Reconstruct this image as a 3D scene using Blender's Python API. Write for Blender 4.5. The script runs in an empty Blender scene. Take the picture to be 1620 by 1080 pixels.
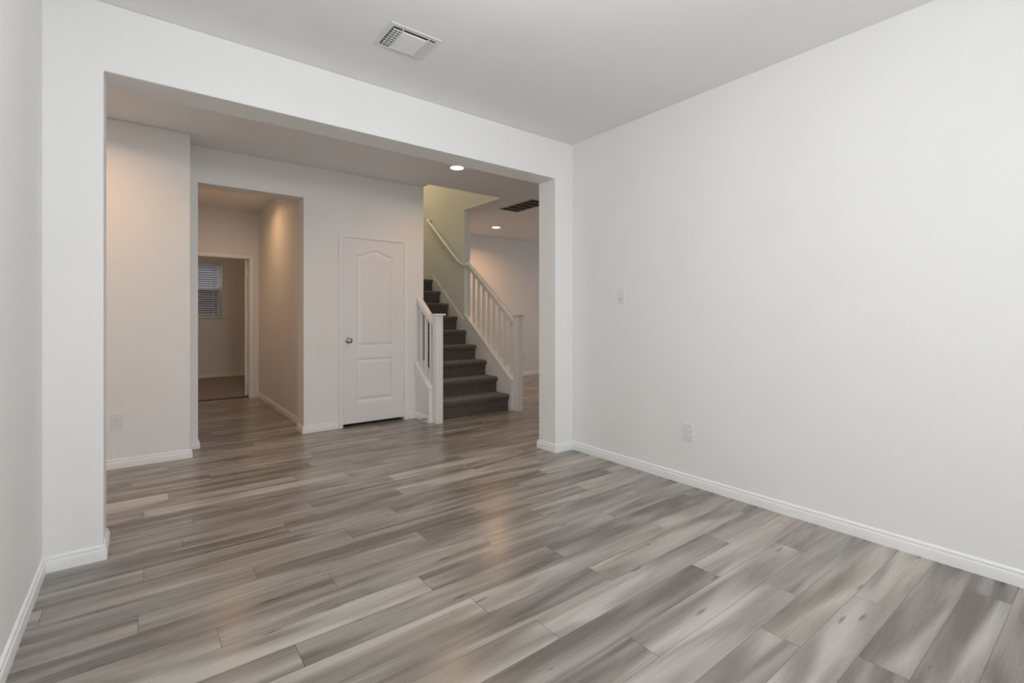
import bpy, bmesh, math, random
from mathutils import Vector, Matrix

random.seed(7)
S = bpy.context.scene
C = S.collection

# ------------------------------------------------------------------ camera
CAM_H = 1.192
cam_d = bpy.data.cameras.new('camera')
cam = bpy.data.objects.new('camera', cam_d)
C.objects.link(cam)
cam.location = (0, 0, CAM_H)
cam.rotation_euler = (math.radians(90), 0, -0.6569)
cam_d.sensor_width = 36.0
cam_d.lens = 758.82 / 1620 * 36.0
cam_d.shift_y = -(540 - 500.98) / 1620
cam_d.clip_start = 0.02
S.camera = cam

# ------------------------------------------------------------------ view, world, daylight, lamps
S.view_settings.view_transform = 'Standard'
S.view_settings.look = 'None'
S.view_settings.gamma = 1.0
S.view_settings.use_curve_mapping = False
S.view_settings.exposure = 0.04

world = bpy.data.worlds.new('sky')
S.world = world
world.use_nodes = True
wn = world.node_tree.nodes
wn['Background'].inputs['Color'].default_value = (0.92, 0.94, 1.0, 1)
wn['Background'].inputs['Strength'].default_value = 2.0


def light(name, kind, loc, power, color, **kw):
    d = bpy.data.lights.new(name, kind)
    d.energy = power
    d.color = color
    for k, v in kw.items():
        if k != 'rot':
            setattr(d, k, v)
    o = bpy.data.objects.new(name, d)
    C.objects.link(o)
    o.location = loc
    o.rotation_euler = kw.get('rot', (0, 0, 0))
    return o


DAY = (0.965, 0.985, 1.0)
WARM = (1.0, 0.57, 0.28)
# daylight in the window opening of the wall behind the camera
light('window_daylight', 'AREA', (1.36, -3.18, 1.5), 55, DAY, shape='RECTANGLE', size=2.4, size_y=1.7,
      rot=(math.radians(138), 0, 0))
# fill light in an added side window, evening out the right wall
light('side_fill_light', 'AREA', (-0.345, -1.75, 1.5), 5, DAY, shape='RECTANGLE', size=1.7, size_y=1.7,
      rot=(math.radians(122), 0, math.radians(-90)))
# added fill lights for living room and foyer, at unseen added windows
light('living_room_fill', 'AREA', (8.97, 5.5, 1.5), 8, DAY, shape='RECTANGLE', size=2.0, size_y=1.7,
      rot=(math.radians(90), 0, math.radians(90)))
light('entry_fill', 'AREA', (-3.17, 4.1, 1.5), 5, DAY, shape='RECTANGLE', size=0.9, size_y=1.7,
      rot=(math.radians(90), 0, math.radians(-90)))
# lamps
NEAR_FILL = 39  # power of the added pendant that fills the near room
LAMP = dict(shape='DISK', size=0.128, spread=math.radians(152))
LAMPS = [((2.593, 4.30), 4.6), ((-0.45, 4.22), 6.4), ((4.863, 6.756), 11.5), ((0.86, 6.68), 4.4)]
light('bedroom_fill_lamp', 'POINT', (-0.7, 9.4, 2.45), 10, (1.0, 0.66, 0.40), shadow_soft_size=0.12)  # unseen lamp, added to warm and brighten the bedroom
light('stairwell_lamp', 'POINT', (3.0, 7.3, 4.7), 22, (1.0, 0.82, 0.47), shadow_soft_size=0.15)

# ------------------------------------------------------------------ dimensions
H = 2.743
XR, XL, YH, YH2 = 3.0769, -0.367, 3.0988, 3.3218
XA, XB, HO = -0.1498, 2.8707, 2.404
YB = -3.2            # wall behind the camera
YW = 4.885            # nearer foyer wall
YD = 5.185            # wall with closet door and hallway opening
YD2 = 5.40
HX0, HX1, HZ = 0.402, 1.308, 2.412
XS0, XS1 = 2.664, 3.71   # stair between its two walls
YE = 7.95             # hallway end wall
YV = 7.63             # living room back wall

# ------------------------------------------------------------------ materials


def mat(name, color, rough=0.6, metal=0.0, spec=0.5):
    m = bpy.data.materials.new(name)
    m.use_nodes = True
    b = m.node_tree.nodes['Principled BSDF']
    b.inputs['Base Color'].default_value = (*color, 1)
    b.inputs['Roughness'].default_value = rough
    b.inputs['Metallic'].default_value = metal
    b.inputs['Specular IOR Level'].default_value = spec
    return m


def nd(m, t, **kw):
    n = m.node_tree.nodes.new(t)
    for k, v in kw.items():
        setattr(n, k, v)
    return n


def lk(m, a, b):
    m.node_tree.links.new(a, b)


def bump(m, scale, strength, dist, detail=3.0, vec=None):
    b = m.node_tree.nodes['Principled BSDF']
    n = nd(m, 'ShaderNodeTexNoise')
    n.inputs['Scale'].default_value = scale
    n.inputs['Detail'].default_value = detail
    g = nd(m, 'ShaderNodeNewGeometry')
    lk(m, g.outputs['Position'], n.inputs['Vector'])
    bp = nd(m, 'ShaderNodeBump')
    bp.inputs['Strength'].default_value = strength
    bp.inputs['Distance'].default_value = dist
    lk(m, n.outputs['Fac'], bp.inputs['Height'])
    lk(m, bp.outputs['Normal'], b.inputs['Normal'])
    return n


def paint(name, c, rough, b_str=0.12):
    m = mat(name, c, rough, spec=0.3)
    bump(m, 90, b_str, 0.004, 2.0)
    # faint roller marks and scuffs in the paint
    b = m.node_tree.nodes['Principled BSDF']
    g = nd(m, 'ShaderNodeNewGeometry')
    n = nd(m, 'ShaderNodeTexNoise')
    n.inputs['Scale'].default_value = 2.2
    n.inputs['Detail'].default_value = 2.0
    lk(m, g.outputs['Position'], n.inputs['Vector'])
    r = nd(m, 'ShaderNodeValToRGB')
    r.color_ramp.elements[0].position = 0.3
    r.color_ramp.elements[0].color = (c[0] * .985, c[1] * .983, c[2] * .98, 1)
    r.color_ramp.elements[1].position = 0.5
    r.color_ramp.elements[1].color = (*c, 1)
    lk(m, n.outputs['Fac'], r.inputs['Fac'])
    lk(m, r.outputs['Color'], b.inputs['Base Color'])
    return m


WALL = paint('wall_paint', (0.88, 0.873, 0.863), 0.65)
CEIL = paint('ceiling_paint', (0.915, 0.91, 0.905), 0.8, 0.2)
TRIM = mat('trim_paint', (0.89, 0.888, 0.885), 0.35)
DOORP = mat('door_paint', (0.86, 0.845, 0.85), 0.38)
PLAST = mat('white_plastic', (0.815, 0.80, 0.81), 0.3)
DARK = mat('dark_slot', (0.03, 0.028, 0.026), 0.6)
NICKEL = mat('satin_nickel', (0.42, 0.39, 0.36), 0.28, 1.0)
VENTM = mat('vent_enamel', (0.80, 0.80, 0.80), 0.35)
GRILM = mat('grille_enamel', (0.55, 0.53, 0.50), 0.45)
FILT = mat('filter_dark', (0.07, 0.07, 0.06), 0.9)
BLIND = mat('blind_slat', (0.80, 0.78, 0.78), 0.45)
VINYL = mat('vinyl_frame', (0.85, 0.85, 0.86), 0.4)
RUBBER = mat('rubber_tip', (0.75, 0.74, 0.72), 0.6)
HOUSE = mat('siding_grey', (0.075, 0.068, 0.08), 0.9)
EARTH = mat('ground_concrete', (0.42, 0.41, 0.40), 0.9)
STRIP = mat('threshold_strip', (0.10, 0.07, 0.05), 0.5)


def emit(name, c, s):
    m = mat(name, (0.9, 0.9, 0.9))
    b = m.node_tree.nodes['Principled BSDF']
    b.inputs['Emission Color'].default_value = (*c, 1)
    b.inputs['Emission Strength'].default_value = s
    return m


LENS = emit('lamp_lens', (1.0, 0.84, 0.66), 9.0)

GLASS = bpy.data.materials.new('window_glass')
GLASS.use_nodes = True
nt = GLASS.node_tree
nt.nodes.remove(nt.nodes['Principled BSDF'])
_t = nt.nodes.new('ShaderNodeBsdfTransparent')
_t.inputs['Color'].default_value = (0.94, 0.96, 0.96, 1)
_g = nt.nodes.new('ShaderNodeBsdfGlossy')
_g.inputs['Roughness'].default_value = 0.02
_x = nt.nodes.new('ShaderNodeMixShader')
_x.inputs[0].default_value = 0.06
nt.links.new(_t.outputs[0], _x.inputs[1])
nt.links.new(_g.outputs[0], _x.inputs[2])
nt.links.new(_x.outputs[0], nt.nodes['Material Output'].inputs['Surface'])

SCREEN = bpy.data.materials.new('insect_screen')
SCREEN.use_nodes = True
nt = SCREEN.node_tree
_t = nt.nodes.new('ShaderNodeBsdfTransparent')
_x = nt.nodes.new('ShaderNodeMixShader')
_x.inputs[0].default_value = 0.45
nt.nodes['Principled BSDF'].inputs['Base Color'].default_value = (0.16, 0.15, 0.15, 1)
nt.links.new(_t.outputs[0], _x.inputs[1])
nt.links.new(nt.nodes['Principled BSDF'].outputs[0], _x.inputs[2])
nt.links.new(_x.outputs[0], nt.nodes['Material Output'].inputs['Surface'])


def carpet(name, c0, c1):
    m = mat(name, c0, 0.95, spec=0.1)
    b = m.node_tree.nodes['Principled BSDF']
    b.inputs['Sheen Weight'].default_value = 0.35
    b.inputs['Sheen Roughness'].default_value = 0.5
    n = bump(m, 420, 0.7, 0.006, 4.0)
    g = nd(m, 'ShaderNodeNewGeometry')
    n2 = nd(m, 'ShaderNodeTexNoise')
    n2.inputs['Scale'].default_value = 38
    n2.inputs['Detail'].default_value = 6
    n2.inputs['Roughness'].default_value = 0.7
    lk(m, g.outputs['Position'], n2.inputs['Vector'])
    r = nd(m, 'ShaderNodeValToRGB')
    r.color_ramp.elements[0].position = 0.35
    r.color_ramp.elements[0].color = (*c0, 1)
    r.color_ramp.elements[1].position = 0.65
    r.color_ramp.elements[1].color = (*c1, 1)
    lk(m, n2.outputs['Fac'], r.inputs['Fac'])
    lk(m, r.outputs['Color'], b.inputs['Base Color'])
    return m


CARPET = carpet('stair_carpet', (0.085, 0.072, 0.064), (0.15, 0.128, 0.112))
CARPETB = carpet('bedroom_carpet', (0.26, 0.21, 0.17), (0.34, 0.28, 0.23))


def plank_material():
    m = mat('vinyl_plank', (0.3, 0.27, 0.25), 0.3)
    b = m.node_tree.nodes['Principled BSDF']
    uv = nd(m, 'ShaderNodeUVMap', uv_map='plank')
    tone = nd(m, 'ShaderNodeAttribute', attribute_name='tone')
    sep = nd(m, 'ShaderNodeSeparateXYZ')
    lk(m, uv.outputs['UV'], sep.inputs[0])
    st = nd(m, 'ShaderNodeSeparateColor')
    lk(m, tone.outputs['Color'], st.inputs[0])

    def math_(op, a, bv=None, c=None):
        n = nd(m, 'ShaderNodeMath', operation=op)
        for i, v in enumerate((a, bv, c)):
            if v is None:
                continue
            if isinstance(v, (int, float)):
                n.inputs[i].default_value = v
            else:
                lk(m, v, n.inputs[i])
        return n.outputs[0]
    seed = math_('MULTIPLY', st.outputs[1], 97.0)

    def noise(su, sv, scale, detail, rough, dist=0.0, zoff=0.0):
        u = math_('MULTIPLY', sep.outputs[0], su)
        v = math_('MULTIPLY', sep.outputs[1], sv)
        z = math_('ADD', seed, zoff)
        cb = nd(m, 'ShaderNodeCombineXYZ')
        lk(m, u, cb.inputs[0]); lk(m, v, cb.inputs[1]); lk(m, z, cb.inputs[2])
        n = nd(m, 'ShaderNodeTexNoise')
        n.inputs['Scale'].default_value = scale
        n.inputs['Detail'].default_value = detail
        n.inputs['Roughness'].default_value = rough
        n.inputs['Distortion'].default_value = dist
        lk(m, cb.outputs[0], n.inputs['Vector'])
        return n.outputs['Fac']
    smoke = noise(1.25, 11.0, 1.0, 1.4, 0.4, 0.8)             # broad smoky streaks
    streak = noise(1.1, 40.0, 1.0, 2.0, 0.5, 0.3, 13.0)       # narrower streaks
    fine = noise(3.5, 330.0, 1.0, 1.5, 0.5, 0.0, 31.0)        # saw grain
    hue = noise(1.0, 5.0, 1.0, 1.0, 0.5, 0.0, 57.0)
    a = math_('MULTIPLY_ADD', smoke, 1.15, -0.575)
    a = math_('ADD', a, math_('MULTIPLY_ADD', streak, 0.16, -0.08))
    a = math_('ADD', a, math_('MULTIPLY_ADD', fine, 0.07, -0.035))
    a = math_('ADD', a, math_('MULTIPLY_ADD', st.outputs[0], 0.72, 0.15))
    ramp = nd(m, 'ShaderNodeValToRGB')
    cr = ramp.color_ramp
    cr.elements[0].position = 0.05
    cr.elements[0].color = (0.16, 0.138, 0.122, 1)
    cr.elements[1].position = 0.95
    cr.elements[1].color = (0.64, 0.605, 0.565, 1)
    e = cr.elements.new(0.42); e.color = (0.355, 0.325, 0.296, 1)
    e = cr.elements.new(0.60); e.color = (0.475, 0.442, 0.408, 1)
    lk(m, a, ramp.inputs['Fac'])
    # warm / cool drift from board to board
    mixh = nd(m, 'ShaderNodeMix', data_type='RGBA', blend_type='MULTIPLY')
    hr = nd(m, 'ShaderNodeValToRGB')
    hr.color_ramp.elements[0].position = 0.36
    hr.color_ramp.elements[0].color = (0.99, 1.0, 1.005, 1)
    hr.color_ramp.elements[1].position = 0.64
    hr.color_ramp.elements[1].color = (1.03, 1.0, 0.955, 1)
    lk(m, math_('MULTIPLY_ADD', st.outputs[2], 0.3, math_('MULTIPLY_ADD', hue, 0.8, -0.05)), hr.inputs['Fac'])
    mixh.inputs['Factor'].default_value = 1.0
    lk(m, ramp.outputs['Color'], mixh.inputs['A'])
    lk(m, hr.outputs['Color'], mixh.inputs['B'])
    # knots: small dark eyes
    vo = nd(m, 'ShaderNodeTexVoronoi', voronoi_dimensions='2D')
    cb = nd(m, 'ShaderNodeCombineXYZ')
    wob = noise(14.0, 40.0, 1.0, 2.0, 0.5, 0.0, 71.0)
    lk(m, math_('ADD', math_('MULTIPLY', sep.outputs[0], 1.25), math_('MULTIPLY', seed, 3.7)), cb.inputs[0])
    lk(m, math_('ADD', math_('MULTIPLY', sep.outputs[1], 7.2), math_('MULTIPLY_ADD', wob, 0.10, math_('MULTIPLY', seed, 1.3))), cb.inputs[1])
    vo.inputs['Scale'].default_value = 1.0
    lk(m, cb.outputs[0], vo.inputs['Vector'])
    sc_ = nd(m, 'ShaderNodeSeparateColor')
    lk(m, vo.outputs['Color'], sc_.inputs[0])
    kn = nd(m, 'ShaderNodeMapRange', interpolation_type='SMOOTHSTEP')
    kn.inputs['From Min'].default_value = 0.015
    kn.inputs['To Min'].default_value = 0.45
    kn.inputs['To Max'].default_value = 1.0
    lk(m, math_('MULTIPLY_ADD', math_('GREATER_THAN', sc_.outputs[0], 0.58), 0.055, 0.018), kn.inputs['From Max'])
    lk(m, vo.outputs['Distance'], kn.inputs['Value'])
    # joints: dark hairline along each edge
    L = 0.0011
    du = math_('MINIMUM', sep.outputs[0], math_('SUBTRACT', 1.22, sep.outputs[0]))
    dv = math_('MINIMUM', sep.outputs[1], math_('SUBTRACT', 0.1416, sep.outputs[1]))
    dd = math_('MINIMUM', du, math_('MULTIPLY', dv, 1.25))
    jm = nd(m, 'ShaderNodeMapRange')
    jm.inputs['From Min'].default_value = L * 0.6
    jm.inputs['From Max'].default_value = L * 1.9
    jm.inputs['To Min'].default_value = 0.42
    jm.inputs['To Max'].default_value = 1.0
    lk(m, dd, jm.inputs['Value'])
    fac = math_('MULTIPLY', kn.outputs[0], jm.outputs[0])
    mul = nd(m, 'ShaderNodeMix', data_type='RGBA', blend_type='MULTIPLY')
    mul.inputs['Factor'].default_value = 1.0
    cc = nd(m, 'ShaderNodeCombineColor')
    for i in range(3):
        lk(m, fac, cc.inputs[i])
    lk(m, mixh.outputs['Result'], mul.inputs['A'])
    lk(m, cc.outputs[0], mul.inputs['B'])
    lk(m, mul.outputs['Result'], b.inputs['Base Color'])
    rr = nd(m, 'ShaderNodeMapRange')
    rr.inputs['From Min'].default_value = 0.3
    rr.inputs['From Max'].default_value = 0.7
    rr.inputs['To Min'].default_value = 0.20
    rr.inputs['To Max'].default_value = 0.31
    lk(m, fine, rr.inputs['Value'])
    lk(m, rr.outputs[0], b.inputs['Roughness'])
    bp = nd(m, 'ShaderNodeBump')
    bp.inputs['Strength'].default_value = 0.12
    bp.inputs['Distance'].default_value = 0.001
    hgt = math_('ADD', math_('MULTIPLY', fine, 0.5), math_('MULTIPLY', jm.outputs[0], 0.8))
    lk(m, hgt, bp.inputs['Height'])
    lk(m, bp.outputs['Normal'], b.inputs['Normal'])
    b.inputs['Specular IOR Level'].default_value = 0.5
    return m


PLANK = plank_material()

# ------------------------------------------------------------------ mesh helpers


def finish(bm, name, m, parent=None, smooth=None, bevel=0.0, seg=2, loc=None, recalc=True):
    if recalc:
        bmesh.ops.recalc_face_normals(bm, faces=bm.faces)
    me = bpy.data.meshes.new(name)
    bm.to_mesh(me)
    bm.free()
    me.materials.append(m)
    if smooth:
        for p in me.polygons:
            p.use_smooth = True
        me.set_sharp_from_angle(angle=math.radians(smooth))
    o = bpy.data.objects.new(name, me)
    C.objects.link(o)
    if parent:
        o.parent = parent
    if loc:
        o.location = loc
    if bevel:
        md = o.modifiers.new('bevel', 'BEVEL')
        md.width = bevel
        md.segments = seg
        md.limit_method = 'ANGLE'
        md.angle_limit = math.radians(40)
    return o


def box(bm, x0, x1, y0, y1, z0, z1, M=None):
    v = [bm.verts.new((x, y, z)) for z in (z0, z1) for y in (y0, y1) for x in (x0, x1)]
    if M:
        for q in v:
            q.co = M @ q.co
    for f in ((0, 2, 3, 1), (4, 5, 7, 6), (0, 1, 5, 4), (2, 6, 7, 3), (0, 4, 6, 2), (1, 3, 7, 5)):
        bm.faces.new([v[i] for i in f])
    return v


def prism(bm, pts, axis, a0, a1):
    """extrude an outline; axis 'x': pts=(y,z), 'y': pts=(x,z), 'z': pts=(x,y)"""
    def mk(p, a):
        if axis == 'x':
            return (a, p[0], p[1])
        if axis == 'y':
            return (p[0], a, p[1])
        return (p[0], p[1], a)
    A = [bm.verts.new(mk(p, a0)) for p in pts]
    B = [bm.verts.new(mk(p, a1)) for p in pts]
    n = len(pts)
    bm.faces.new(A)
    bm.faces.new(B[::-1])
    for i in range(n):
        bm.faces.new((A[i], A[(i + 1) % n], B[(i + 1) % n], B[i]))


def tube(bm, pts, r, seg=16, cap=True):
    """round tube along points"""
    rings = []
    pts = [Vector(p) for p in pts]
    up = Vector((0, 0, 1))
    for i, p in enumerate(pts):
        t = (pts[min(i + 1, len(pts) - 1)] - pts[max(i - 1, 0)]).normalized()
        u = up if abs(t.dot(up)) < 0.97 else Vector((1, 0, 0))
        a = t.cross(u).normalized()
        b_ = a.cross(t).normalized()
        rr = r[i] if isinstance(r, (list, tuple)) else r
        rings.append([bm.verts.new(p + (a * math.cos(2 * math.pi * k / seg) + b_ * math.sin(2 * math.pi * k / seg)) * rr) for k in range(seg)])
    for i in range(len(rings) - 1):
        for k in range(seg):
            bm.faces.new((rings[i][k], rings[i][(k + 1) % seg], rings[i + 1][(k + 1) % seg], rings[i + 1][k]))
    if cap:
        bm.faces.new(rings[0][::-1])
        bm.faces.new(rings[-1])


def sweep_shape(bm, pts, shape):
    """sweep a closed cross-section (a: sideways, b: up) along points keeping it plumb"""
    pts = [Vector(p) for p in pts]
    rings = []
    for i, p in enumerate(pts):
        t = (pts[min(i + 1, len(pts) - 1)] - pts[max(i - 1, 0)]).normalized()
        side = Vector((t.y, -t.x, 0)).normalized()
        up = side.cross(t).normalized()
        rings.append([bm.verts.new(p + side * a + up * b_) for a, b_ in shape])
    n = len(shape)
    for i in range(len(rings) - 1):
        for k in range(n):
            bm.faces.new((rings[i][k], rings[i][(k + 1) % n], rings[i + 1][(k + 1) % n], rings[i + 1][k]))
    bm.faces.new(rings[0][::-1])
    bm.faces.new(rings[-1])


def run_profile(bm, path, prof):
    """baseboard: sweep a (depth, height) profile along a floor path with mitred corners; room is to the right of travel"""
    P = [Vector((x, y)) for x, y in path]
    rings = []
    for i, p in enumerate(P):
        ns = []
        if i > 0:
            d = (P[i] - P[i - 1]).normalized(); ns.append(Vector((d.y, -d.x)))
        if i < len(P) - 1:
            d = (P[i + 1] - P[i]).normalized(); ns.append(Vector((d.y, -d.x)))
        if len(ns) == 2:
            b_ = ns[0] + ns[1]
            b_ = b_ / (b_.dot(ns[0]))
        else:
            b_ = ns[0]
        rings.append([bm.verts.new((p.x + b_.x * a, p.y + b_.y * a, z)) for a, z in prof])
    n = len(prof)
    for i in range(len(rings) - 1):
        for k in range(n):
            bm.faces.new((rings[i][k], rings[i][(k + 1) % n], rings[i + 1][(k + 1) % n], rings[i + 1][k]))
    bm.faces.new(rings[0])
    bm.faces.new(rings[-1][::-1])


def empty(name, loc):
    o = bpy.data.objects.new(name, None)
    C.objects.link(o)
    o.location = loc
    o.empty_display_size = 0.05
    return o


def tag(o, label, cat, group=None, kind=None):
    o['label'] = label
    o['category'] = cat
    if group:
        o['group'] = group
    if kind:
        o['kind'] = kind
    return o


def struct(bm, name, m, label, cat, bevel=0.0, smooth=None, seg=2):
    return tag(finish(bm, name, m, bevel=bevel, smooth=smooth, seg=seg), label, cat, kind='structure')


NB = bmesh.new


def part(name, m, parent, fn, bevel=0.0, smooth=None, seg=2, label=None):
    """build a part in the local frame of its thing"""
    bm = NB()
    fn(bm)
    o = finish(bm, name, m, parent, smooth=smooth, bevel=bevel, seg=seg)
    if label:
        o['label'] = label
    return o

# ------------------------------------------------------------------ floor
PITCH, Y00, PL = 0.1416, 0.733, 1.22
JOINTS = [(0.005, 2.79), (-0.32, 2.65), (-0.013, 2.366), (0.227, 2.09), (0.418, 2.5), (0.684, 2.23), (1.004, 1.95),
          (1.104, 1.66), (0.44, 1.806), (1.682, 1.517), (2.095, 1.23), (1.227, 1.372), (1.436, 1.093), (2.217, 0.942),
          (1.88, 0.803), (2.412, 0.656), (1.993, 0.514), (2.855, 0.353), (0.237, 3.38), (0.169, 3.075), (0.648, 2.953),
          (0.847, 3.228), (0.009, 3.647), (0.138, 3.93), (0.403, 4.18), (1.073, 4.09), (0.901, 3.79), (-0.058, 4.345),
          (1.233, 3.652)]
offs = {}
for x, y in JOINTS:
    offs.setdefault(int(math.floor((y - Y00) / PITCH)), x % PL)
# boards that stand out: (x, y) on the board -> tone 0 dark .. 1 light, hue 0 cool .. 1 warm
TONE_PTS = [(1.5, 1.23, 0.10, .3), (2.3, 1.23, .70, .8), (1.9, 1.09, .66, .1), (0.9, 1.09, .42, .3), (2.8, 1.09, .50, .6),
            (1.5, 0.95, .74, .2), (2.5, 0.95, .52, .1), (0.8, 0.80, .50, .1), (2.5, 0.80, .64, 1.0), (2.7, 0.66, .68, .8),
            (1.6, 0.66, .66, .0), (2.4, 0.51, .40, .0), (1.6, 0.51, .32, .2), (2.0, 0.37, .42, .0), (2.95, 0.37, .25, .1),
            (2.0, 0.23, .36, .1), (1.6, 1.37, .62, .5), (0.8, 1.37, .62, .5), (2.7, 1.37, .66, .4), (1.0, 1.52, .45, .2),
            (2.2, 1.52, .60, .6), (2.2, 1.80, .20, .2), (1.2, 1.80, .55, .2), (0.6, 1.95, .70, .4), (1.5, 1.95, .48, .3), (0.6, 1.66, .62, .5),
            (1.6, 1.66, .60, .4), (2.3, 2.36, .40, .5), (1.9, 2.09, .56, .6), (0.9, 2.09, .60, .5), (0.5, 2.23, .40, .5),
            (1.1, 2.23, .55, .4), (0.6, 1.80, .42, .5), (2.7, 1.66, .58, .6), (2.5, 1.95, .62, .3), (1.0, 2.65, .60, .6), (2.0, 2.65, .40, .6)]


def build_floor():
    bm = NB()
    uvl = bm.loops.layers.uv.new('plank')
    tl = bm.loops.layers.color.new('tone')
    rnd = random.Random(11)
    k0 = int(math.floor((YB - 0.12 - Y00) / PITCH))
    k1 = int(math.floor((8.07 - Y00) / PITCH))
    last = 0.3
    X0, X1 = -3.25, 9.05
    for k in range(k0, k1 + 1):
        ya, yb = Y00 + k * PITCH, min(Y00 + (k + 1) * PITCH, 8.07)
        if k in offs:
            off = offs[k]
        else:
            off = (last + rnd.uniform(0.25, 0.95)) % PL
        last = off
        n0 = int(math.floor((X0 - off) / PL))
        n = n0
        while off + n * PL < X1:
            xs = off + n * PL
            xa, xb = max(xs, X0), min(xs + PL, X1)
            t = min(1, max(0, rnd.gauss(0.48, 0.14)))
            sd, hu = rnd.random(), rnd.random()
            for px, py, pt, ph in TONE_PTS:
                if xa <= px < xb and ya <= py < yb:
                    t, hu = pt, ph
            v = [bm.verts.new(p) for p in ((xa, ya, 0), (xb, ya, 0), (xb, yb, 0), (xa, yb, 0))]
            f = bm.faces.new(v)
            for l in f.loops:
                l[uvl].uv = (l.vert.co.x - xs, l.vert.co.y - ya)
                l[tl] = (t, sd, hu, 1)
            n += 1
    # slab below the boards
    ya, yb = Y00 + k0 * PITCH, 8.07
    v = [bm.verts.new(p) for p in ((X0, ya, 0), (X1, ya, 0), (X1, yb, 0), (X0, yb, 0),
                                   (X0, ya, -.1), (X1, ya, -.1), (X1, yb, -.1), (X0, yb, -.1))]
    for q in ((4, 7, 6, 5), (0, 4, 5, 1), (1, 5, 6, 2), (2, 6, 7, 3), (3, 7, 4, 0)):
        bm.faces.new([v[i] for i in q])
    bmesh.ops.remove_doubles(bm, verts=bm.verts, dist=1e-5)
    return tag(finish(bm, 'floor', PLANK, recalc=False), 'grey wood look plank floor with staggered joints', 'floor', kind='structure')


build_floor()
bm = NB()
box(bm, -1.6, 2.6, 8.07, 11.0, -0.1, 0.012)
struct(bm, 'floor_bedroom', CARPETB, 'beige carpet floor of the bedroom beyond the hallway', 'floor')
bm = NB()
box(bm, 0.49, 1.249, 8.045, 8.085, -0.002, 0.014)
struct(bm, 'trim_threshold', STRIP, 'dark threshold strip where plank floor meets bedroom carpet', 'threshold', bevel=0.004)

# ------------------------------------------------------------------ ceiling
bm = NB()
box(bm, -3.3, 9.1, -3.35, 5.05, H, 2.80)
box(bm, -3.3, XS0, 5.05, YD2, H, 2.80)
box(bm, -3.3, 2.57, YD2, 11.15, H, 2.80)
box(bm, XS1, 9.1, 5.05, 5.945, H, 2.80)
box(bm, 3.80, 9.1, 5.945, 8.45, H, 2.80)
box(bm, 2.57, 2.75, 8.42, 11.15, H, 2.80)
struct(bm, 'ceiling', CEIL, 'smooth pale ceiling over the room, foyer and living area', 'ceiling')
bm = NB()
box(bm, 2.55, 3.83, 4.92, 8.45, 5.4, 5.5)
struct(bm, 'ceiling_stairwell', CEIL, 'ceiling high above the stairs', 'ceiling')

# ------------------------------------------------------------------ walls
BV = 0.006
LY0, LY1 = -2.62, -0.88
bm = NB()
box(bm, XL - .12, XL, YB - .12, LY0, 0, H)
box(bm, XL - .12, XL, LY1, YH, 0, H)
box(bm, XL - .12, XL, LY0, LY1, 0, 0.65)
box(bm, XL - .12, XL, LY0, LY1, 2.35, H)
struct(bm, 'wall_left', WALL, 'white wall at the near left edge of the room', 'wall')
bm = NB()
box(bm, XR, XR + .12, YB - .12, YH, 0, H)
struct(bm, 'wall_right', WALL, 'long white wall with light switch and outlet', 'wall')
# wall behind the camera with the window opening
WX0, WX1, WZ0, WZ1 = 0.16, 2.56, 0.65, 2.35
bm = NB()
box(bm, XL, WX0, YB - .12, YB, 0, H)
box(bm, WX1, XR, YB - .12, YB, 0, H)
box(bm, WX0, WX1, YB - .12, YB, 0, WZ0)
box(bm, WX0, WX1, YB - .12, YB, WZ1, H)
struct(bm, 'wall_back', WALL, 'white wall behind the viewer around a wide window', 'wall')
# header wall with the wide cased opening
bm = NB()
prism(bm, [(-3.2, 0), (XA, 0), (XA, HO), (XB, HO), (XB, 0), (9.0, 0), (9.0, H), (-3.2, H)], 'y', YH, YH2)
struct(bm, 'wall_front', WALL, 'white wall with the wide opening to the foyer', 'wall', bevel=BV)
bm = NB()
box(bm, -3.32, -3.2, YH, 3.65, 0, H)
box(bm, -3.32, -3.2, 4.55, 5.2, 0, H)
box(bm, -3.32, -3.2, 3.65, 4.55, 0, 0.65)
box(bm, -3.32, -3.2, 3.65, 4.55, 2.35, H)
struct(bm, 'wall_foyer_end', WALL, 'end wall of the foyer beyond the opening', 'wall')
bm = NB()
box(bm, -3.2, 0.325, YW, YD, 0, H)
struct(bm, 'wall_foyer', WALL, 'foyer wall with outlet left of the hallway opening', 'wall', bevel=BV)
bm = NB()
DX0, DX1, DZ = 1.700, 2.420, 2.053
prism(bm, [(-0.1, 0), (HX0, 0), (HX0, HZ), (HX1, HZ), (HX1, 0), (DX0, 0), (DX0, DZ), (DX1, DZ), (DX1, 0), (XS0, 0), (XS0, H), (-0.1, H)],
      'y', YD, YD2)
struct(bm, 'wall_hallway_front', WALL, 'wall holding the closet door and the hallway opening', 'wall', bevel=0.004)
bm = NB()
box(bm, 1.375, 1.495, YD2, YE, 0, H)
struct(bm, 'wall_hallway_right', WALL, 'right wall of the dim hallway washed by a downlight', 'wall')
bm = NB()
box(bm, 0.21, 0.33, YD2, YE, 0, H)
struct(bm, 'wall_hallway_left', WALL, 'left wall of the dim hallway hidden behind the opening', 'wall')
BX0, BX1, BZ = 0.472, 1.267, 2.056
bm = NB()
prism(bm, [(-1.6, 0), (BX0, 0), (BX0, BZ), (BX1, BZ), (BX1, 0), (2.56, 0), (2.56, H), (-1.6, H)], 'y', YE, 8.07)
struct(bm, 'wall_hallway_end', WALL, 'hallway end wall around the bedroom doorway', 'wall')
# closet back behind the closed door
bm = NB()
box(bm, 1.495, 2.56, 6.2, 6.3, 0, H)
struct(bm, 'wall_closet', WALL, 'back wall of the closet behind the closed door', 'wall')
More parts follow.
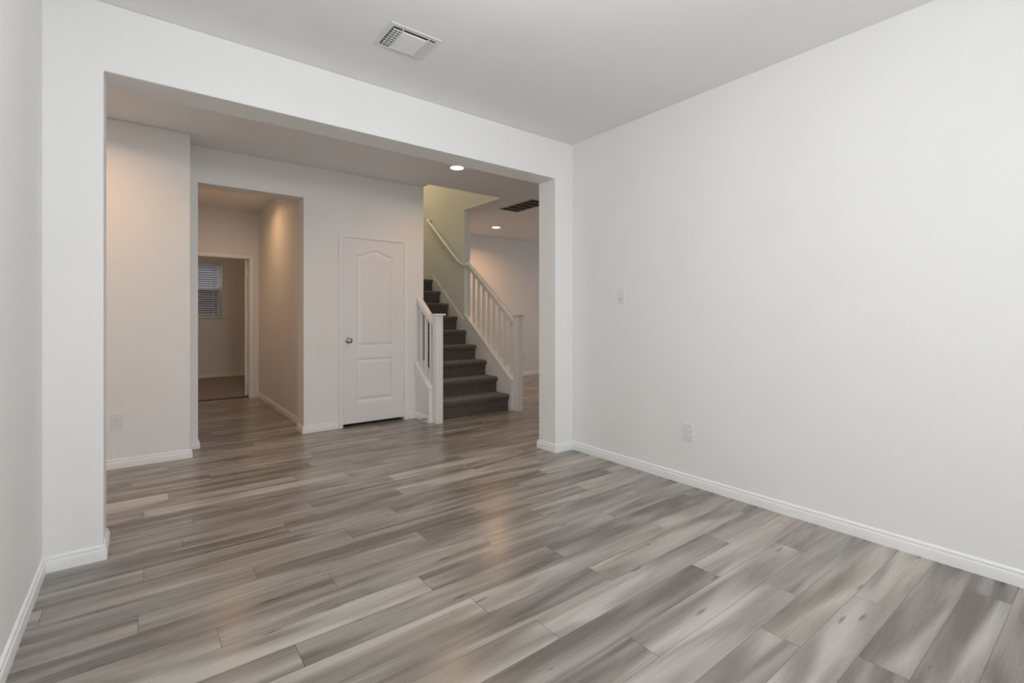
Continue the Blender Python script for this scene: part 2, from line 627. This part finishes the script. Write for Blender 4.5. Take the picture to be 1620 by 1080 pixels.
# bedroom
bm = NB()
WBX0, WBX1, WBZ0, WBZ1 = 0.33, 1.25, 1.185, 2.27
box(bm, -1.6, WBX0, 11.0, 11.14, 0, H)
box(bm, WBX1, 2.6, 11.0, 11.14, 0, H)
box(bm, WBX0, WBX1, 11.0, 11.14, 0, WBZ0)
box(bm, WBX0, WBX1, 11.0, 11.14, WBZ1, H)
struct(bm, 'wall_bedroom_far', WALL, 'far bedroom wall around the window with blinds', 'wall')
bm = NB()
box(bm, -1.72, -1.6, 8.07, 11.14, 0, H)
struct(bm, 'wall_bedroom_left', WALL, 'left bedroom wall out of view', 'wall')
bm = NB()
box(bm, 2.6, 2.72, 8.42, 11.14, 0, H)
struct(bm, 'wall_bedroom_right', WALL, 'right bedroom wall out of view', 'wall')
# stair walls
bm = NB()
prism(bm, [(YD2, 0), (8.07, 0), (8.07, H), (8.42, H), (8.42, 5.4), (4.93, 5.4), (4.93, 2.80), (YD2, 2.80)], 'x', 2.56, XS0)
struct(bm, 'wall_stair_left', WALL, 'left wall of the stairwell', 'wall')
bm = NB()
prism(bm, [(5.945, 0), (8.42, 0), (8.42, 5.4), (4.93, 5.4), (4.93, 2.80), (5.945, 2.80)], 'x', XS1, 3.81)
struct(bm, 'wall_stair_right', WALL, 'stairwell wall carrying the sloping handrail', 'wall', bevel=0.003)
bm = NB()
box(bm, XS0, XS1, 8.3, 8.42, 0, 5.4)
box(bm, XS0, XS1, 4.93, 5.05, 2.80, 5.4)
struct(bm, 'wall_stair_end', WALL, 'end walls closing the stairwell above and behind', 'wall')
# living room
bm = NB()
box(bm, 3.81, 9.0, YV, YV + .12, 0, H)
struct(bm, 'wall_living_back', WALL, 'warm lit back wall of the living room beyond the stairs', 'wall')
bm = NB()
box(bm, 9.0, 9.12, YH, 4.5, 0, H)
box(bm, 9.0, 9.12, 6.5, YV + .12, 0, H)
box(bm, 9.0, 9.12, 4.5, 6.5, 0, 0.65)
box(bm, 9.0, 9.12, 4.5, 6.5, 2.35, H)
struct(bm, 'wall_living_right', WALL, 'far right living room wall out of view', 'wall')

# low walls under the stair railings
SL = 0.757


def z_skirt(y): return 0.313 + SL * (y - 4.845)
def z_cap(y): return 0.840 + SL * (y - 5.40)
def z_rail(y): return 1.602 + SL * (y - 5.38)      # top of the railing


def kneewall(name, x0, x1, y1, label):
    bm = NB()
    y0 = 4.822
    prism(bm, [(y0, 0), (y1, 0), (y1, z_cap(y1) - .02), (y0, z_cap(y0) - .02)], 'x', x0, x1)
    return struct(bm, name, WALL, label, 'wall')


kneewall('wall_stair_low_left', 2.555, XS0 - .001, YD, 'low sloping wall under the short left stair railing')
kneewall('wall_stair_low_right', XS1 + .001, 3.81, 5.945, 'low sloping wall under the long right stair railing')

# ------------------------------------------------------------------ baseboards
BASE = [(0, 0), (.014, 0), (.014, .046), (.0125, .051), (.0085, .0535), (.0085, .0575), (.0095, .061), (.0085, .067), (.004, .0725), (0, .074)]


def baseboard(name, path, label):
    bm = NB()
    run_profile(bm, path, BASE)
    return struct(bm, name, TRIM, label, 'baseboard', smooth=35)


baseboard('baseboard_left', [(XL, YB), (XL, YH), (XA, YH), (XA, YH2), (-3.2, YH2)], 'white baseboard along the near left wall and opening corner')
baseboard('baseboard_right', [(9.0, YH2), (XB, YH2), (XB, YH), (XR, YH), (XR, YB)], 'white baseboard along the long right wall')
baseboard('baseboard_back', [(XR, YB), (XL, YB)], 'white baseboard behind the viewer')
baseboard('baseboard_foyer', [(-3.2, YW), (0.325, YW), (0.325, YD), (HX0, YD), (HX0, YD2), (0.33, YD2), (0.33, YE)],
          'white baseboard under the foyer wall left of the hallway')
baseboard('baseboard_hallway', [(1.375, YE), (1.375, YD2), (HX1, YD2), (HX1, YD), (1.655, YD)], 'white baseboard from the hallway to the closet door')
baseboard('baseboard_stair', [(2.466, YD), (2.555, YD), (2.555, 4.83)], 'short white baseboard below the left stair railing')
baseboard('baseboard_living', [(3.81, YV), (9.0, YV)], 'white baseboard on the living room back wall')
baseboard('baseboard_bedroom', [(-1.6, 11.0), (2.6, 11.0)], 'baseboard along the far bedroom wall')

# ------------------------------------------------------------------ stairs
RISE, RUN, N = 0.198, 0.2537, 9
Y1 = 4.842


def z_step(i): return 0.012 + RISE * i


stair = tag(empty('staircase', (3.19, 4.87, 0)), 'straight flight of dark grey carpeted stairs rising between two white railings', 'stairs')
for i in range(1, N + 1):
    yn = Y1 + RUN * (i - 1)          # nosing front
    yr = yn + 0.034                  # riser face
    z1 = z_step(i)
    z0 = 0.0 if i == 1 else z_step(i - 1) - 0.02
    yback = Y1 + RUN * i + 0.06 if i < N else 8.299
    pts = [(yr, z0), (yr, z1 - .066)]
    r = 0.031
    for a in range(-80, 91, 17):     # rounded carpet roll over the nosing
        t = math.radians(a)
        pts.append((yn + r - math.cos(t) * r, z1 - .033 + math.sin(t) * .033))
    pts += [(yback, z1), (yback, z0)]
    bm = NB()
    prism(bm, [(p[0] - 4.87, p[1]) for p in pts], 'x', XS0 + .001 - 3.19, 3.694 - 3.19)
    finish(bm, 'step' if i < N else 'landing', CARPET, stair, smooth=40)

# skirt board beside the steps, with the level base at the landing
bm = NB()
yt = 6.90
prism(bm, [(4.845, 0), (7.0, z_step(9) - .3), (8.29, z_step(9) - .02), (8.29, 1.877), (yt, 1.877), (yt, z_skirt(yt)), (4.845, z_skirt(4.845))],
      'x', 3.6955, XS1 - .0005)
struct(bm, 'trim_skirt', TRIM, 'white sloping skirt board along the right side of the steps', 'trim', bevel=0.002)


def balustrade(x, x_wall0, x_wall1, y_top, side, bal_y, label, left):
    """railing on a low wall: apron, cap, end board, balusters, newel post; the long one also carries the wall handrail"""
    root = empty('stair_railing', (x, 4.76, 0))
    tag(root, label, 'railing', 'white stair railings')
    ox, oy = x, 4.76

    def L(bm):
        bmesh.ops.translate(bm, verts=bm.verts, vec=(-ox, -oy, 0))
    ye = 4.82
    # apron board on the outward face + cap board
    fx0, fx1 = (x_wall0 - .013, x_wall0 - .0005) if left else (x_wall0 - .0145, x_wall0 - .0005)

    def apron(bm):
        prism(bm, [(ye, z_skirt(ye) - .004), (y_top, z_skirt(y_top) - .004), (y_top, z_cap(y_top) - .018), (ye, z_cap(ye) - .018)], 'x', fx0, fx1)
        L(bm)
    part('apron_board', TRIM, root, apron, bevel=0.002)

    def cap(bm):
        prism(bm, [(ye - .012, z_cap(ye - .012) - .019), (y_top, z_cap(y_top) - .019), (y_top, z_cap(y_top)), (ye - .012, z_cap(ye - .012))], 'x', x_wall0 - .018, x_wall1 + .012)
        L(bm)
    part('cap_board', TRIM, root, cap, bevel=0.003)

    def endb(bm):
        box(bm, x_wall0 - .017, x_wall1 + .012, 4.806, 4.8215, 0.0, z_cap(4.81) - .03)
        L(bm)
    part('end_board', TRIM, root, endb, bevel=0.002)
    # newel
    nx = x_wall0 + (.067 if left else .059)
    w = .044

    def newel(bm):
        box(bm, nx - w, nx + w, 4.717, 4.805, 0, 1.205)
        L(bm)
    nw = part('newel_post', TRIM, root, newel, bevel=0.005)

    def ncap(bm):
        box(bm, nx - .066, nx + .066, 4.695, 4.827, 1.205, 1.226)
        L(bm)
    part('post_cap', TRIM, nw, ncap, bevel=0.004)
    for by in bal_y:
        def bal(bm, by=by):
            h = .0155
            za, zb = z_cap(by - h), z_cap(by + h)
            ta, tb = z_rail(by - h) - .098, z_rail(by + h) - .098
            v = [bm.verts.new((x + sx * h, by + sy * h, z)) for sx, sy, z in
                 ((-1, -1, za), (1, -1, za), (1, 1, zb), (-1, 1, zb), (-1, -1, ta), (1, -1, ta), (1, 1, tb), (-1, 1, tb))]
            for f in ((0, 3, 2, 1), (4, 5, 6, 7), (0, 1, 5, 4), (1, 2, 6, 5), (2, 3, 7, 6), (3, 0, 4, 7)):
                bm.faces.new([v[i] for i in f])
            L(bm)
        part('baluster', TRIM, root, bal, bevel=0.002)
    # moulded handrail
    shp = [(-.026, -.044), (.026, -.044), (.026, -.018), (.031, -.006), (.031, .012), (.024, .027), (.010, .034), (-.010, .034), (-.024, .027), (-.031, .012), (-.031, -.006), (-.026, -.018)]

    def rail(bm):
        o = .034 / math.cos(math.atan(SL))
        yb = y_top - .001
        sweep_shape(bm, [(x, 4.804, z_rail(4.804) - o), (x, yb, z_rail(yb) - o)], shp)
        L(bm)
    part('handrail', TRIM, root, rail, smooth=40)
    if not left:
        def wrail(bm):
            q = []
            o = .034
            P = [Vector((3.758, 5.84, z_rail(5.84) - o)), Vector((3.748, 5.885, z_rail(5.885) - o + .004)),
                 Vector((3.725, 5.918, 1.940)), Vector((3.690, 5.940, 1.950)), Vector((3.660, 5.960, 1.962)), Vector((3.643, 5.990, 1.985)), Vector((3.640, 6.03, 2.015)),
                 Vector((3.640, 6.40, 2.305)), Vector((3.640, 6.925, 2.722)), Vector((3.644, 6.955, 2.745)), Vector((3.66, 6.968, 2.752)), Vector((3.7095, 6.97, 2.753))]
            tube(bm, P, .024, 14)
            L(bm)
        part('wall_handrail', TRIM, root, wrail, smooth=60)
    return root


balustrade(2.600, 2.555, XS0, YD - .001, -1, [5.118, 4.995, 4.873],
           'short white stair railing with three balusters beside the closet door', True)
balustrade(3.760, XS1, 3.81, 5.944, 1, [5.889 - .1236 * k for k in range(9)],
           'long white stair railing whose handrail climbs the stairwell wall', False)

# spring door stop on the baseboard below the left railing
ds = tag(empty('door_stop', (2.5405, 4.877, 0.043)), 'small spring door stop on the baseboard below the short stair railing', 'door stop')


def spring(bm):
    n = 130
    pts = [(-.006 - .055 * i / n, .0065 * math.cos(i * .6), .0065 * math.sin(i * .6)) for i in range(n + 1)]
    tube(bm, pts, .0018, 6)


part('spring', NICKEL, ds, spring, smooth=60)
part('mount', NICKEL, ds, lambda bm: tube(bm, [(.0, 0, 0), (-.004, 0, 0), (-.008, 0, 0)], [.011, .011, .007], 16), smooth=40)
part('rubber_tip', RUBBER, ds, lambda bm: tube(bm, [(-.060, 0, 0), (-.062, 0, 0), (-.072, 0, 0), (-.075, 0, 0)], [.007, .009, .009, .006], 14), smooth=40)

# ------------------------------------------------------------------ doors


def casing(bm, x0, x1, ztop, w, y_face, out):
    """door casing with a stepped face, mitred: legs and head as one frame"""
    prof = [(0, 0), (0, .008), (.006, .011), (.012, .0095), (w * .72, .0155), (w - .004, .017), (w, .013), (w, 0)]
    # path up the left leg, across, down; offset outwards
    P = [(x0, 0.0), (x0, ztop), (x1, ztop), (x1, 0.0)]
    D = [(-1, 0), (-1, 1), (1, 1), (1, 0)]
    rings = []
    for (px, pz), (dx, dz) in zip(P, D):
        rings.append([bm.verts.new((px + dx * a, y_face + out * b_, pz + dz * a)) for a, b_ in prof])
    n = len(prof)
    for i in range(3):
        for k in range(n):
            bm.faces.new((rings[i][k], rings[i][(k + 1) % n], rings[i + 1][(k + 1) % n], rings[i + 1][k]))
    bm.faces.new(rings[0])
    bm.faces.new(rings[-1][::-1])


def panel_height(u, z, w):
    """relief of the moulded two-panel door face at (u from left, z from bottom)"""
    def rel(d):   # d: distance inside the panel outline
        if d <= 0:
            return 0.0
        if d < .012:
            t = d / .012
            return -.0095 * (3 * t * t - 2 * t ** 3)
        if d < .020:
            return -.0095
        if d < .050:
            t = (d - .020) / .030
            return -.0095 + 0.0085 * (3 * t * t - 2 * t ** 3)
        return -.001
    x0, x1 = .147, w - .127
    c = (x0 + x1) / 2
    hw = (x1 - x0) / 2
    best = 0.0
    d = min(u - x0, x1 - u, z - .232, .703 - z)
    if d > 0:
        best = rel(d)
    s = min(1, abs(u - c) / (hw * .86))
    top = 1.842 + .058 * (0.5 + 0.5 * math.cos(math.pi * s))
    d = min(u - x0, x1 - u, z - .828, top - z)
    if d > 0:
        best = rel(d)
    return best


def panel_door(bm, w, h, t):
    """leaf in local frame: hinge-free corner at origin, front face towards -y"""
    def samples(a, b_, dense, step):
        out, x = [], a
        while x < b_ - 1e-6:
            out.append(x)
            near = any(p - .004 <= x <= q for p, q in dense)
            x += .0035 if near else step
        out.append(b_)
        return out
    xs = samples(0, w, [(.14, .21), (w - .19, w - .12)], .012)
    zs = samples(0, h, [(.225, .295), (.64, .71), (.82, .89), (1.78, 1.92)], .03)
    g = [[bm.verts.new((x, panel_height(x, z, w) * -1, z)) for x in xs] for z in zs]
    for i in range(len(zs) - 1):
        for j in range(len(xs) - 1):
            bm.faces.new((g[i][j], g[i][j + 1], g[i + 1][j + 1], g[i + 1][j]))
    # sides and back
    ring = [g[0][j] for j in range(len(xs))] + [g[i][-1] for i in range(1, len(zs))] + \
           [g[-1][j] for j in range(len(xs) - 2, -1, -1)] + [g[i][0] for i in range(len(zs) - 2, 0, -1)]
    back = [bm.verts.new((v.co.x, t, v.co.z)) for v in ring]
    n = len(ring)
    for i in range(n):
        bm.faces.new((ring[i], back[i], back[(i + 1) % n], ring[(i + 1) % n]))
    bm.faces.new(back)


def hinge(bm, x, y, z):
    tube(bm, [(x, y, z - .045), (x, y, z + .045)], .0065, 10)
    tube(bm, [(x, y, z + .045), (x, y, z + .052)], [.008, .004], 10)


d1 = tag(empty('door_1', (1.707, YD, 0)), 'closed white two panel closet door with arched upper panel', 'door', kind='structure')
LW = 0.706
bm = NB()
panel_door(bm, LW, 2.014, .035)
leaf = finish(bm, 'door_leaf', DOORP, d1, smooth=30)
leaf.location = (0, .004, .033)


def knob(bm):
    prof = [(0, .030), (.004, .032), (.008, .029), (.010, .013), (.026, .011), (.031, .018), (.038, .0265), (.048, .029), (.058, .026), (.063, .016), (.0645, .0)]
    seg = 24
    rings = []
    for a, r in prof:
        rings.append([bm.verts.new((math.cos(2 * math.pi * k / seg) * max(r, .0004), -a, math.sin(2 * math.pi * k / seg) * max(r, .0004))) for k in range(seg)])
    for i in range(len(rings) - 1):
        for k in range(seg):
            bm.faces.new((rings[i][k], rings[i][(k + 1) % seg], rings[i + 1][(k + 1) % seg], rings[i + 1][k]))
    bm.faces.new(rings[0])
    bm.faces.new(rings[-1])


kb = part('door_knob', NICKEL, d1, knob, smooth=50, label='round satin metal knob')
kb.location = (.060, .004, .936)
for z in (0.28, 1.10, 1.82):
    part('hinge', VENTM, d1, lambda bm, z=z: hinge(bm, LW + .004, -.004, z), smooth=40)
part('door_casing', TRIM, d1, lambda bm: (casing(bm, DX0 + .006, DX1 - .006, DZ - .004, .048, YD, -1),
                                          bmesh.ops.translate(bm, verts=bm.verts, vec=(-1.707, -YD, 0))), smooth=30)


def jamb1(bm):
    box(bm, DX0 + .0005, DX0 + .0065, YD + .002, YD2 - .002, 0, DZ - .001)
    box(bm, DX1 - .0065, DX1 - .0005, YD + .002, YD2 - .002, 0, DZ - .001)
    box(bm, DX0 + .0065, DX1 - .0065, YD + .002, YD2 - .002, DZ - .0055, DZ - .001)
    bmesh.ops.translate(bm, verts=bm.verts, vec=(-1.707, -YD, 0))


part('door_jamb', TRIM, d1, jamb1)

# bedroom door, standing open into the bedroom, seen edge on
d2 = tag(empty('door_2', (1.249, 8.07, 0)), 'white bedroom door standing open, seen edge on past the hallway', 'door', kind='structure')
bm = NB()
panel_door(bm, 0.762, 2.014, .035)
bmesh.ops.transform(bm, matrix=Matrix.Rotation(math.radians(90), 4, 'Z'), verts=bm.verts)
leaf2 = finish(bm, 'door_leaf', DOORP, d2, smooth=30)
leaf2.location = (-.0025, .014, .022)
leaf2.rotation_euler = (0, 0, math.radians(-11))
for z in (0.27, 1.09, 1.83):
    part('hinge', TRIM, d2, lambda bm, z=z: (hinge(bm, -.006, .006, z), box(bm, -.012, .001, -.028, .006, z - .045, z + .045)), smooth=40)
part('door_casing', TRIM, d2, lambda bm: (casing(bm, BX0 + .010, BX1 - .012, BZ - .010, .050, YE, -1),
                                          bmesh.ops.translate(bm, verts=bm.verts, vec=(-1.249, -8.07, 0))), smooth=30)


def jamb2(bm):
    box(bm, BX0 + .0005, 0.49, YE + .001, 8.069, 0, BZ - .001)
    box(bm, 1.249, BX1 - .0005, YE + .001, 8.069, 0, BZ - .001)
    box(bm, 0.49, 1.249, YE + .001, 8.069, 2.040, BZ - .001)
    bmesh.ops.translate(bm, verts=bm.verts, vec=(-1.249, -8.07, 0))


part('door_jamb', TRIM, d2, jamb2)
# ------------------------------------------------------------------ windows


def window(name, x0, x1, z0, z1, yi, depth, facing, label, screen):
    """double hung vinyl window in a wall; facing +1: outside towards +y"""
    root = tag(empty(name, ((x0 + x1) / 2, yi, z0)), label, 'window', kind='structure')
    ox, oz = (x0 + x1) / 2, z0
    f = facing
    ya, yb = sorted((depth * f * .55, depth * f * .95))
    w, h = (x1 - x0) / 2, z1 - z0

    def frame(bm):
        t = .035
        box(bm, -w + .001, -w + t, ya, yb, .001, h - .001)
        box(bm, w - t, w - .001, ya, yb, .001, h - .001)
        box(bm, -w + t, w - t, ya, yb, .001, t)
        box(bm, -w + t, w - t, ya, yb, h - t, h - .001)
    part('window_frame', VINYL, root, frame, bevel=0.003)
    zm = h * .52
    for nm, za, zb, oy in (('upper_sash', zm - .02, h - .036, .6), ('lower_sash', .036, zm + .02, .25)):
        y0 = ya + (yb - ya) * oy - .012
        def sash(bm, za=za, zb=zb, y0=y0):
            t = .03
            a = w - .036
            box(bm, -a, -a + t, y0, y0 + .024, za, zb)
            box(bm, a - t, a, y0, y0 + .024, za, zb)
            box(bm, -a + t, a - t, y0, y0 + .024, za, za + t)
            box(bm, -a + t, a - t, y0, y0 + .024, zb - t, zb)
        s = part(nm, VINYL, root, sash, bevel=0.002)
        part('pane', GLASS, s, lambda bm, za=za, zb=zb, y0=y0: box(bm, -w + .066, w - .066, y0 + .009, y0 + .015, za + .03, zb - .03))
    if screen:
        ys = yb - .004 if f > 0 else ya + .001
        part('insect_screen', SCREEN, root, lambda bm: box(bm, -w + .036, w - .036, ys, ys + .002, .036, zm))

    def sill(bm):
        a, b_ = sorted((-.028 * f, depth * f * .54))
        box(bm, -w - .026, w + .026, *sorted((-.028 * f, -.0005 * f)), -.020, -.0005)
        box(bm, -w + .001, w - .001, *sorted((-.0005 * f, depth * f * .54)), .0005, .012)
    part('window_sill', TRIM, root, sill, bevel=0.003)
    return root


window('window_1', WBX0, WBX1, WBZ0, WBZ1, 11.0, .14, 1, 'white bedroom window behind the half seen blinds', True)
window('window_2', WX0, 1.36, WZ0, WZ1, YB, .12, -1, 'left half of the wide window behind the viewer', False)
window('window_3', 1.36, WX1, WZ0, WZ1, YB, .12, -1, 'right half of the wide window behind the viewer', False)

w4 = window('added_window_4', -(LY1 - LY0) / 2, (LY1 - LY0) / 2, WZ0, WZ1, 0, .12, 1, 'added unseen side window behind the viewer, for fill light', False)  # unseen side window, added to light the right wall
w4.location = (XL, (LY0 + LY1) / 2, WZ0)
w4.rotation_euler = (0, 0, math.radians(90))

w5 = window('added_window_5', -.45, .45, WZ0, WZ1, 0, .12, 1, 'added unseen window lighting the foyer from its far left end', False)  # unseen window, added for light from the left
w5.location = (-3.2, 4.1, WZ0)
w5.rotation_euler = (0, 0, math.radians(90))
w6 = window('added_window_6', -1.0, 1.0, WZ0, WZ1, 0, .12, 1, 'added unseen window lighting the living room from far right', False)  # unseen window, added to carry the living room fill
w6.location = (9.0, 5.5, WZ0)
w6.rotation_euler = (0, 0, math.radians(-90))

# added pendant globe, unseen above the frame, to brighten the near room
pl = tag(empty('added_pendant_lamp', (0.85, 0.80, H)), 'added unseen globe lamp on the near ceiling, filling the room with light', 'ceiling light')
part('canopy', VENTM, pl, lambda bm: tube(bm, [(0, 0, -.001), (0, 0, -.02), (0, 0, -.03)], [.06, .06, .03], 24), smooth=40)
part('stem', VENTM, pl, lambda bm: tube(bm, [(0, 0, -.03), (0, 0, -.42)], .008, 10), smooth=40)
light('lamp', 'POINT', (0.85, 0.80, H - .52), NEAR_FILL, (0.955, 0.985, 1.0), shadow_soft_size=0.095)  # fill light of the added pendant

# faux wood blinds hanging in the bedroom window
bl = tag(empty('window_blind', (0.79, 11.035, WBZ1)), 'white horizontal slat blind lowered over the bedroom window', 'blind')
bw = 0.455
part('headrail', BLIND, bl, lambda bm: box(bm, -bw, bw, -.028, .028, -.042, -.002), bevel=0.003)
zs = -.066
k = 0
while zs > -(WBZ1 - WBZ0) + .035:
    M = Matrix.Translation((0, 0, zs)) @ Matrix.Rotation(math.radians(14), 4, 'X')
    part('slat', BLIND, bl, lambda bm: box(bm, -bw, bw, -.0245, .0245, -.0014, .0014, M))
    zs -= .0435
part('bottom_rail', BLIND, bl, lambda bm: box(bm, -bw, bw, -.025, .025, zs + .010, zs + .026), bevel=0.003)
for cx in (-.32, 0, .32):
    part('ladder_cord', BLIND, bl, lambda bm: (box(bm, cx - .0035, cx + .0035, -.0275, -.0262, zs + .015, -.03), box(bm, cx - .0035, cx + .0035, .0262, .0275, zs + .015, -.03)))

# what stands outside the bedroom window
bm = NB()
box(bm, -6, 8, 15.0, 15.3, -0.4, 3.3)
tag(finish(bm, 'wall_neighbour', HOUSE), 'dim grey house wall outside the bedroom window', 'wall', kind='structure')
bm = NB()
box(bm, -14, 18, -14, 20, -0.5, -0.4)
tag(finish(bm, 'ground', EARTH), 'pale concrete ground outside the house', 'ground', kind='structure')

# ------------------------------------------------------------------ wall plates


def plate_frame(name, loc, rz, label, cat, group=None):
    o = tag(empty(name, loc), label, cat, group)
    o.rotation_euler = (0, 0, rz)
    return o


def rounded(bm, w, h, d0, d1, r=.006, seg=4):
    """rounded plate in the local xz plane, thickness along -y"""
    pts = []
    for cx, cz, a0 in ((w - r, h - r, 0), (-w + r, h - r, 90), (-w + r, -h + r, 180), (w - r, -h + r, 270)):
        for i in range(seg + 1):
            a = math.radians(a0 + 90 * i / seg)
            pts.append((cx + r * math.cos(a), cz + r * math.sin(a)))
    prism(bm, pts, 'y', -d0, -d1)


def outlet(loc, rz, label):
    o = plate_frame('wall_outlet', loc, rz, label, 'outlet', 'white wall outlets')
    part('cover_plate', PLAST, o, lambda bm: rounded(bm, .038, .0615, 0, .0055), bevel=0.0015)
    for s in (1, -1):
        def rec(bm, s=s):
            bz = s * .0195
            pts = [(.017 * math.cos(a), bz + .0145 * max(-.82, min(.82, math.sin(a) * 1.15))) for a in [2 * math.pi * i / 24 for i in range(24)]]
            prism(bm, pts, 'y', -.005, -.0095)
        r = part('receptacle', PLAST, o, rec, bevel=0.0008)

        def slots(bm, s=s):
            bz = s * .0195
            box(bm, -.0085, -.006, -.0079, -.006, bz - .001, bz + .0075)
            box(bm, .006, .0085, -.0079, -.006, bz - .001, bz + .0075)
            tube(bm, [(0, -.006, bz - .0075), (0, -.0079, bz - .0075)], .0040, 10)
        part('slots', DARK, r, slots, label='dark contact slots')
    part('screw', NICKEL, o, lambda bm: tube(bm, [(0, -.005, 0), (0, -.0065, 0)], .0028, 10))
    return o


def facing_x(loc, label): return outlet(loc, math.radians(-90), label)      # on a wall whose room side is -x


outlet((-0.158, YW, 0.370), 0, 'white outlet low on the foyer wall left of the hallway')
facing_x((XR, 1.937, 0.371), 'white outlet low on the long bright right wall')
facing_x((1.375, 6.69, 0.380), 'shadowed outlet low inside the hallway on its right wall')
outlet((6.19, YV, 0.380), 0, 'small outlet on the living room wall behind the right newel post')

sw = plate_frame('light_switch', (XR, 2.539, 1.361), math.radians(-90), 'white rocker light switch on the long right wall', 'light switch')
part('cover_plate', PLAST, sw, lambda bm: rounded(bm, .0375, .060, 0, .0055), bevel=0.0015)


def rocker(bm):
    prism(bm, [(-.0050, -.033), (-.0085, -.033), (-.0062, .033), (-.0050, .033)], 'x', -.0165, .0165)


rk = part('rocker', PLAST, sw, rocker, bevel=0.0008)
part('indicator', DARK, rk, lambda bm: box(bm, -.009, .009, -.0098, -.0070, -.030, -.0255), label='small dark indicator bar')

# ------------------------------------------------------------------ recessed lights


def can_light(x, y, power, label, r=.073):
    o = tag(empty('recessed_light', (x, y, H)), label, 'ceiling light', 'recessed ceiling lights')

    def ring(bm):
        seg = 32
        prof = [(r + .016, 0), (r + .015, -.004), (r + .004, -.007), (r, -.005), (r - .006, -.0035), (r - .006, 0)]
        rings = [[bm.verts.new((math.cos(2 * math.pi * k / seg) * a, math.sin(2 * math.pi * k / seg) * a, z)) for k in range(seg)] for a, z in prof]
        for i in range(len(prof)):
            for k in range(seg):
                A, B = rings[i], rings[(i + 1) % len(prof)]
                bm.faces.new((A[k], A[(k + 1) % seg], B[(k + 1) % seg], B[k]))
    part('trim_ring', VENTM, o, ring, smooth=40)

    def lens(bm):
        tube(bm, [(0, 0, -.0005), (0, 0, -.0035)], r - .006, 32)
    part('lens', LENS, o, lens, label='glowing white lens')
    light('lamp', 'AREA', (x, y, H - .0045), power, WARM, **LAMP)
    return o


LAB = ['glowing recessed light above the foyer just inside the wide opening',
       'recessed light over the left end of the foyer, behind the left wall stub',
       'glowing recessed light on the living room ceiling beyond the stairs',
       'recessed light in the hallway ceiling, mostly hidden by the opening head']
for ((x, y), p), lb in zip(LAMPS, LAB):
    can_light(x, y, p, lb)

# ------------------------------------------------------------------ ceiling vent (three-way register)
vx, vy = 1.186, 2.506
vt = tag(empty('ceiling_vent', (vx, vy, H)), 'white square supply vent with curved louvers on the near ceiling', 'ceiling vent')
HW, HD = .152, .130


def vframe(bm):
    a, b_ = .125, .103
    for x0, x1, y0, y1 in ((-HW, HW, -HD, -b_), (-HW, HW, b_, HD), (-HW, -a, -b_, b_), (a, HW, -b_, b_)):
        box(bm, x0, x1, y0, y1, -.005, -.0005)


part('vent_frame', VENTM, vt, vframe, bevel=0.0015)
part('duct_box', FILT, vt, lambda bm: box(bm, -.124, .124, -.102, .102, -.0012, -.0006), label='dark duct opening behind the louvers')


def slatx(bm, x0, x1, y, tilt, w=.0108):
    M = Matrix.Translation((0, y, -.010)) @ Matrix.Rotation(math.radians(tilt), 4, 'X')
    box(bm, x0, x1, -w / 2, w / 2, -.0007, .0007, M)


for i in range(11):
    y = -.086 + i * .0172
    part('louver', VENTM, vt, lambda bm, y=y: slatx(bm, -.068, .080, y, -36))


def ladder(bm, x):
    M = Matrix.Translation((x, 0, -.010)) @ Matrix.Rotation(math.radians(-38), 4, 'Y')
    box(bm, -.007, .007, -.088, .088, -.0007, .0007, M)


for x in (-.112, -.094):
    part('side_louver', VENTM, vt, lambda bm, x=x: ladder(bm, x))
for i in range(8):
    y = -.080 + i * .0225
    part('side_rib', VENTM, vt, lambda bm, y=y: box(bm, -.120, -.074, y - .0012, y + .0012, -.009, -.002))


def rlouv(bm, x):
    M = Matrix.Translation((x, 0, -.010)) @ Matrix.Rotation(math.radians(38), 4, 'Y')
    box(bm, -.0055, .0055, -.098, .098, -.0007, .0007, M)


for x in (.090, .103, .116):
    part('end_louver', VENTM, vt, lambda bm, x=x: rlouv(bm, x))
for x in (-.071, .0825):
    part('divider', VENTM, vt, lambda bm, x=x: box(bm, x - .0015, x + .0015, -.102, .102, -.015, -.001))

# ------------------------------------------------------------------ return air grille in the living room ceiling
gx0, gx1, gy0, gy1 = 4.055, 4.40, 4.83, 5.57
gr = tag(empty('return_grille', ((gx0 + gx1) / 2, (gy0 + gy1) / 2, H)), 'dark return air grille on the living room ceiling beside the stairwell', 'air grille')
gw, gd = (gx1 - gx0) / 2, (gy1 - gy0) / 2


def gframe(bm):
    t = .022
    for x0, x1, y0, y1 in ((-gw, gw, -gd, -gd + t), (-gw, gw, gd - t, gd), (-gw, -gw + t, -gd + t, gd - t), (gw - t, gw, -gd + t, gd - t)):
        box(bm, x0, x1, y0, y1, -.008, -.0005)


part('grille_frame', GRILM, gr, gframe, bevel=0.002)
part('filter', FILT, gr, lambda bm: box(bm, -gw + .02, gw - .02, -gd + .02, gd - .02, -.0020, -.0006), label='dark filter behind the blades')
for i in range(4):
    y = -gd + (i + 1) * (2 * gd / 5)
    part('cross_bar', GRILM, gr, lambda bm, y=y: box(bm, -gw + .02, gw - .02, y - .006, y + .006, -.0075, -.0022))
for i in range(17):
    x = -gw + .034 + i * ((2 * gw - .068) / 16)
    M = Matrix.Translation((x, 0, -.0052)) @ Matrix.Rotation(math.radians(40), 4, 'Y')
    part('blade', FILT, gr, lambda bm: box(bm, -.004, .004, -gd + .02, gd - .02, -.0004, .0004, M))
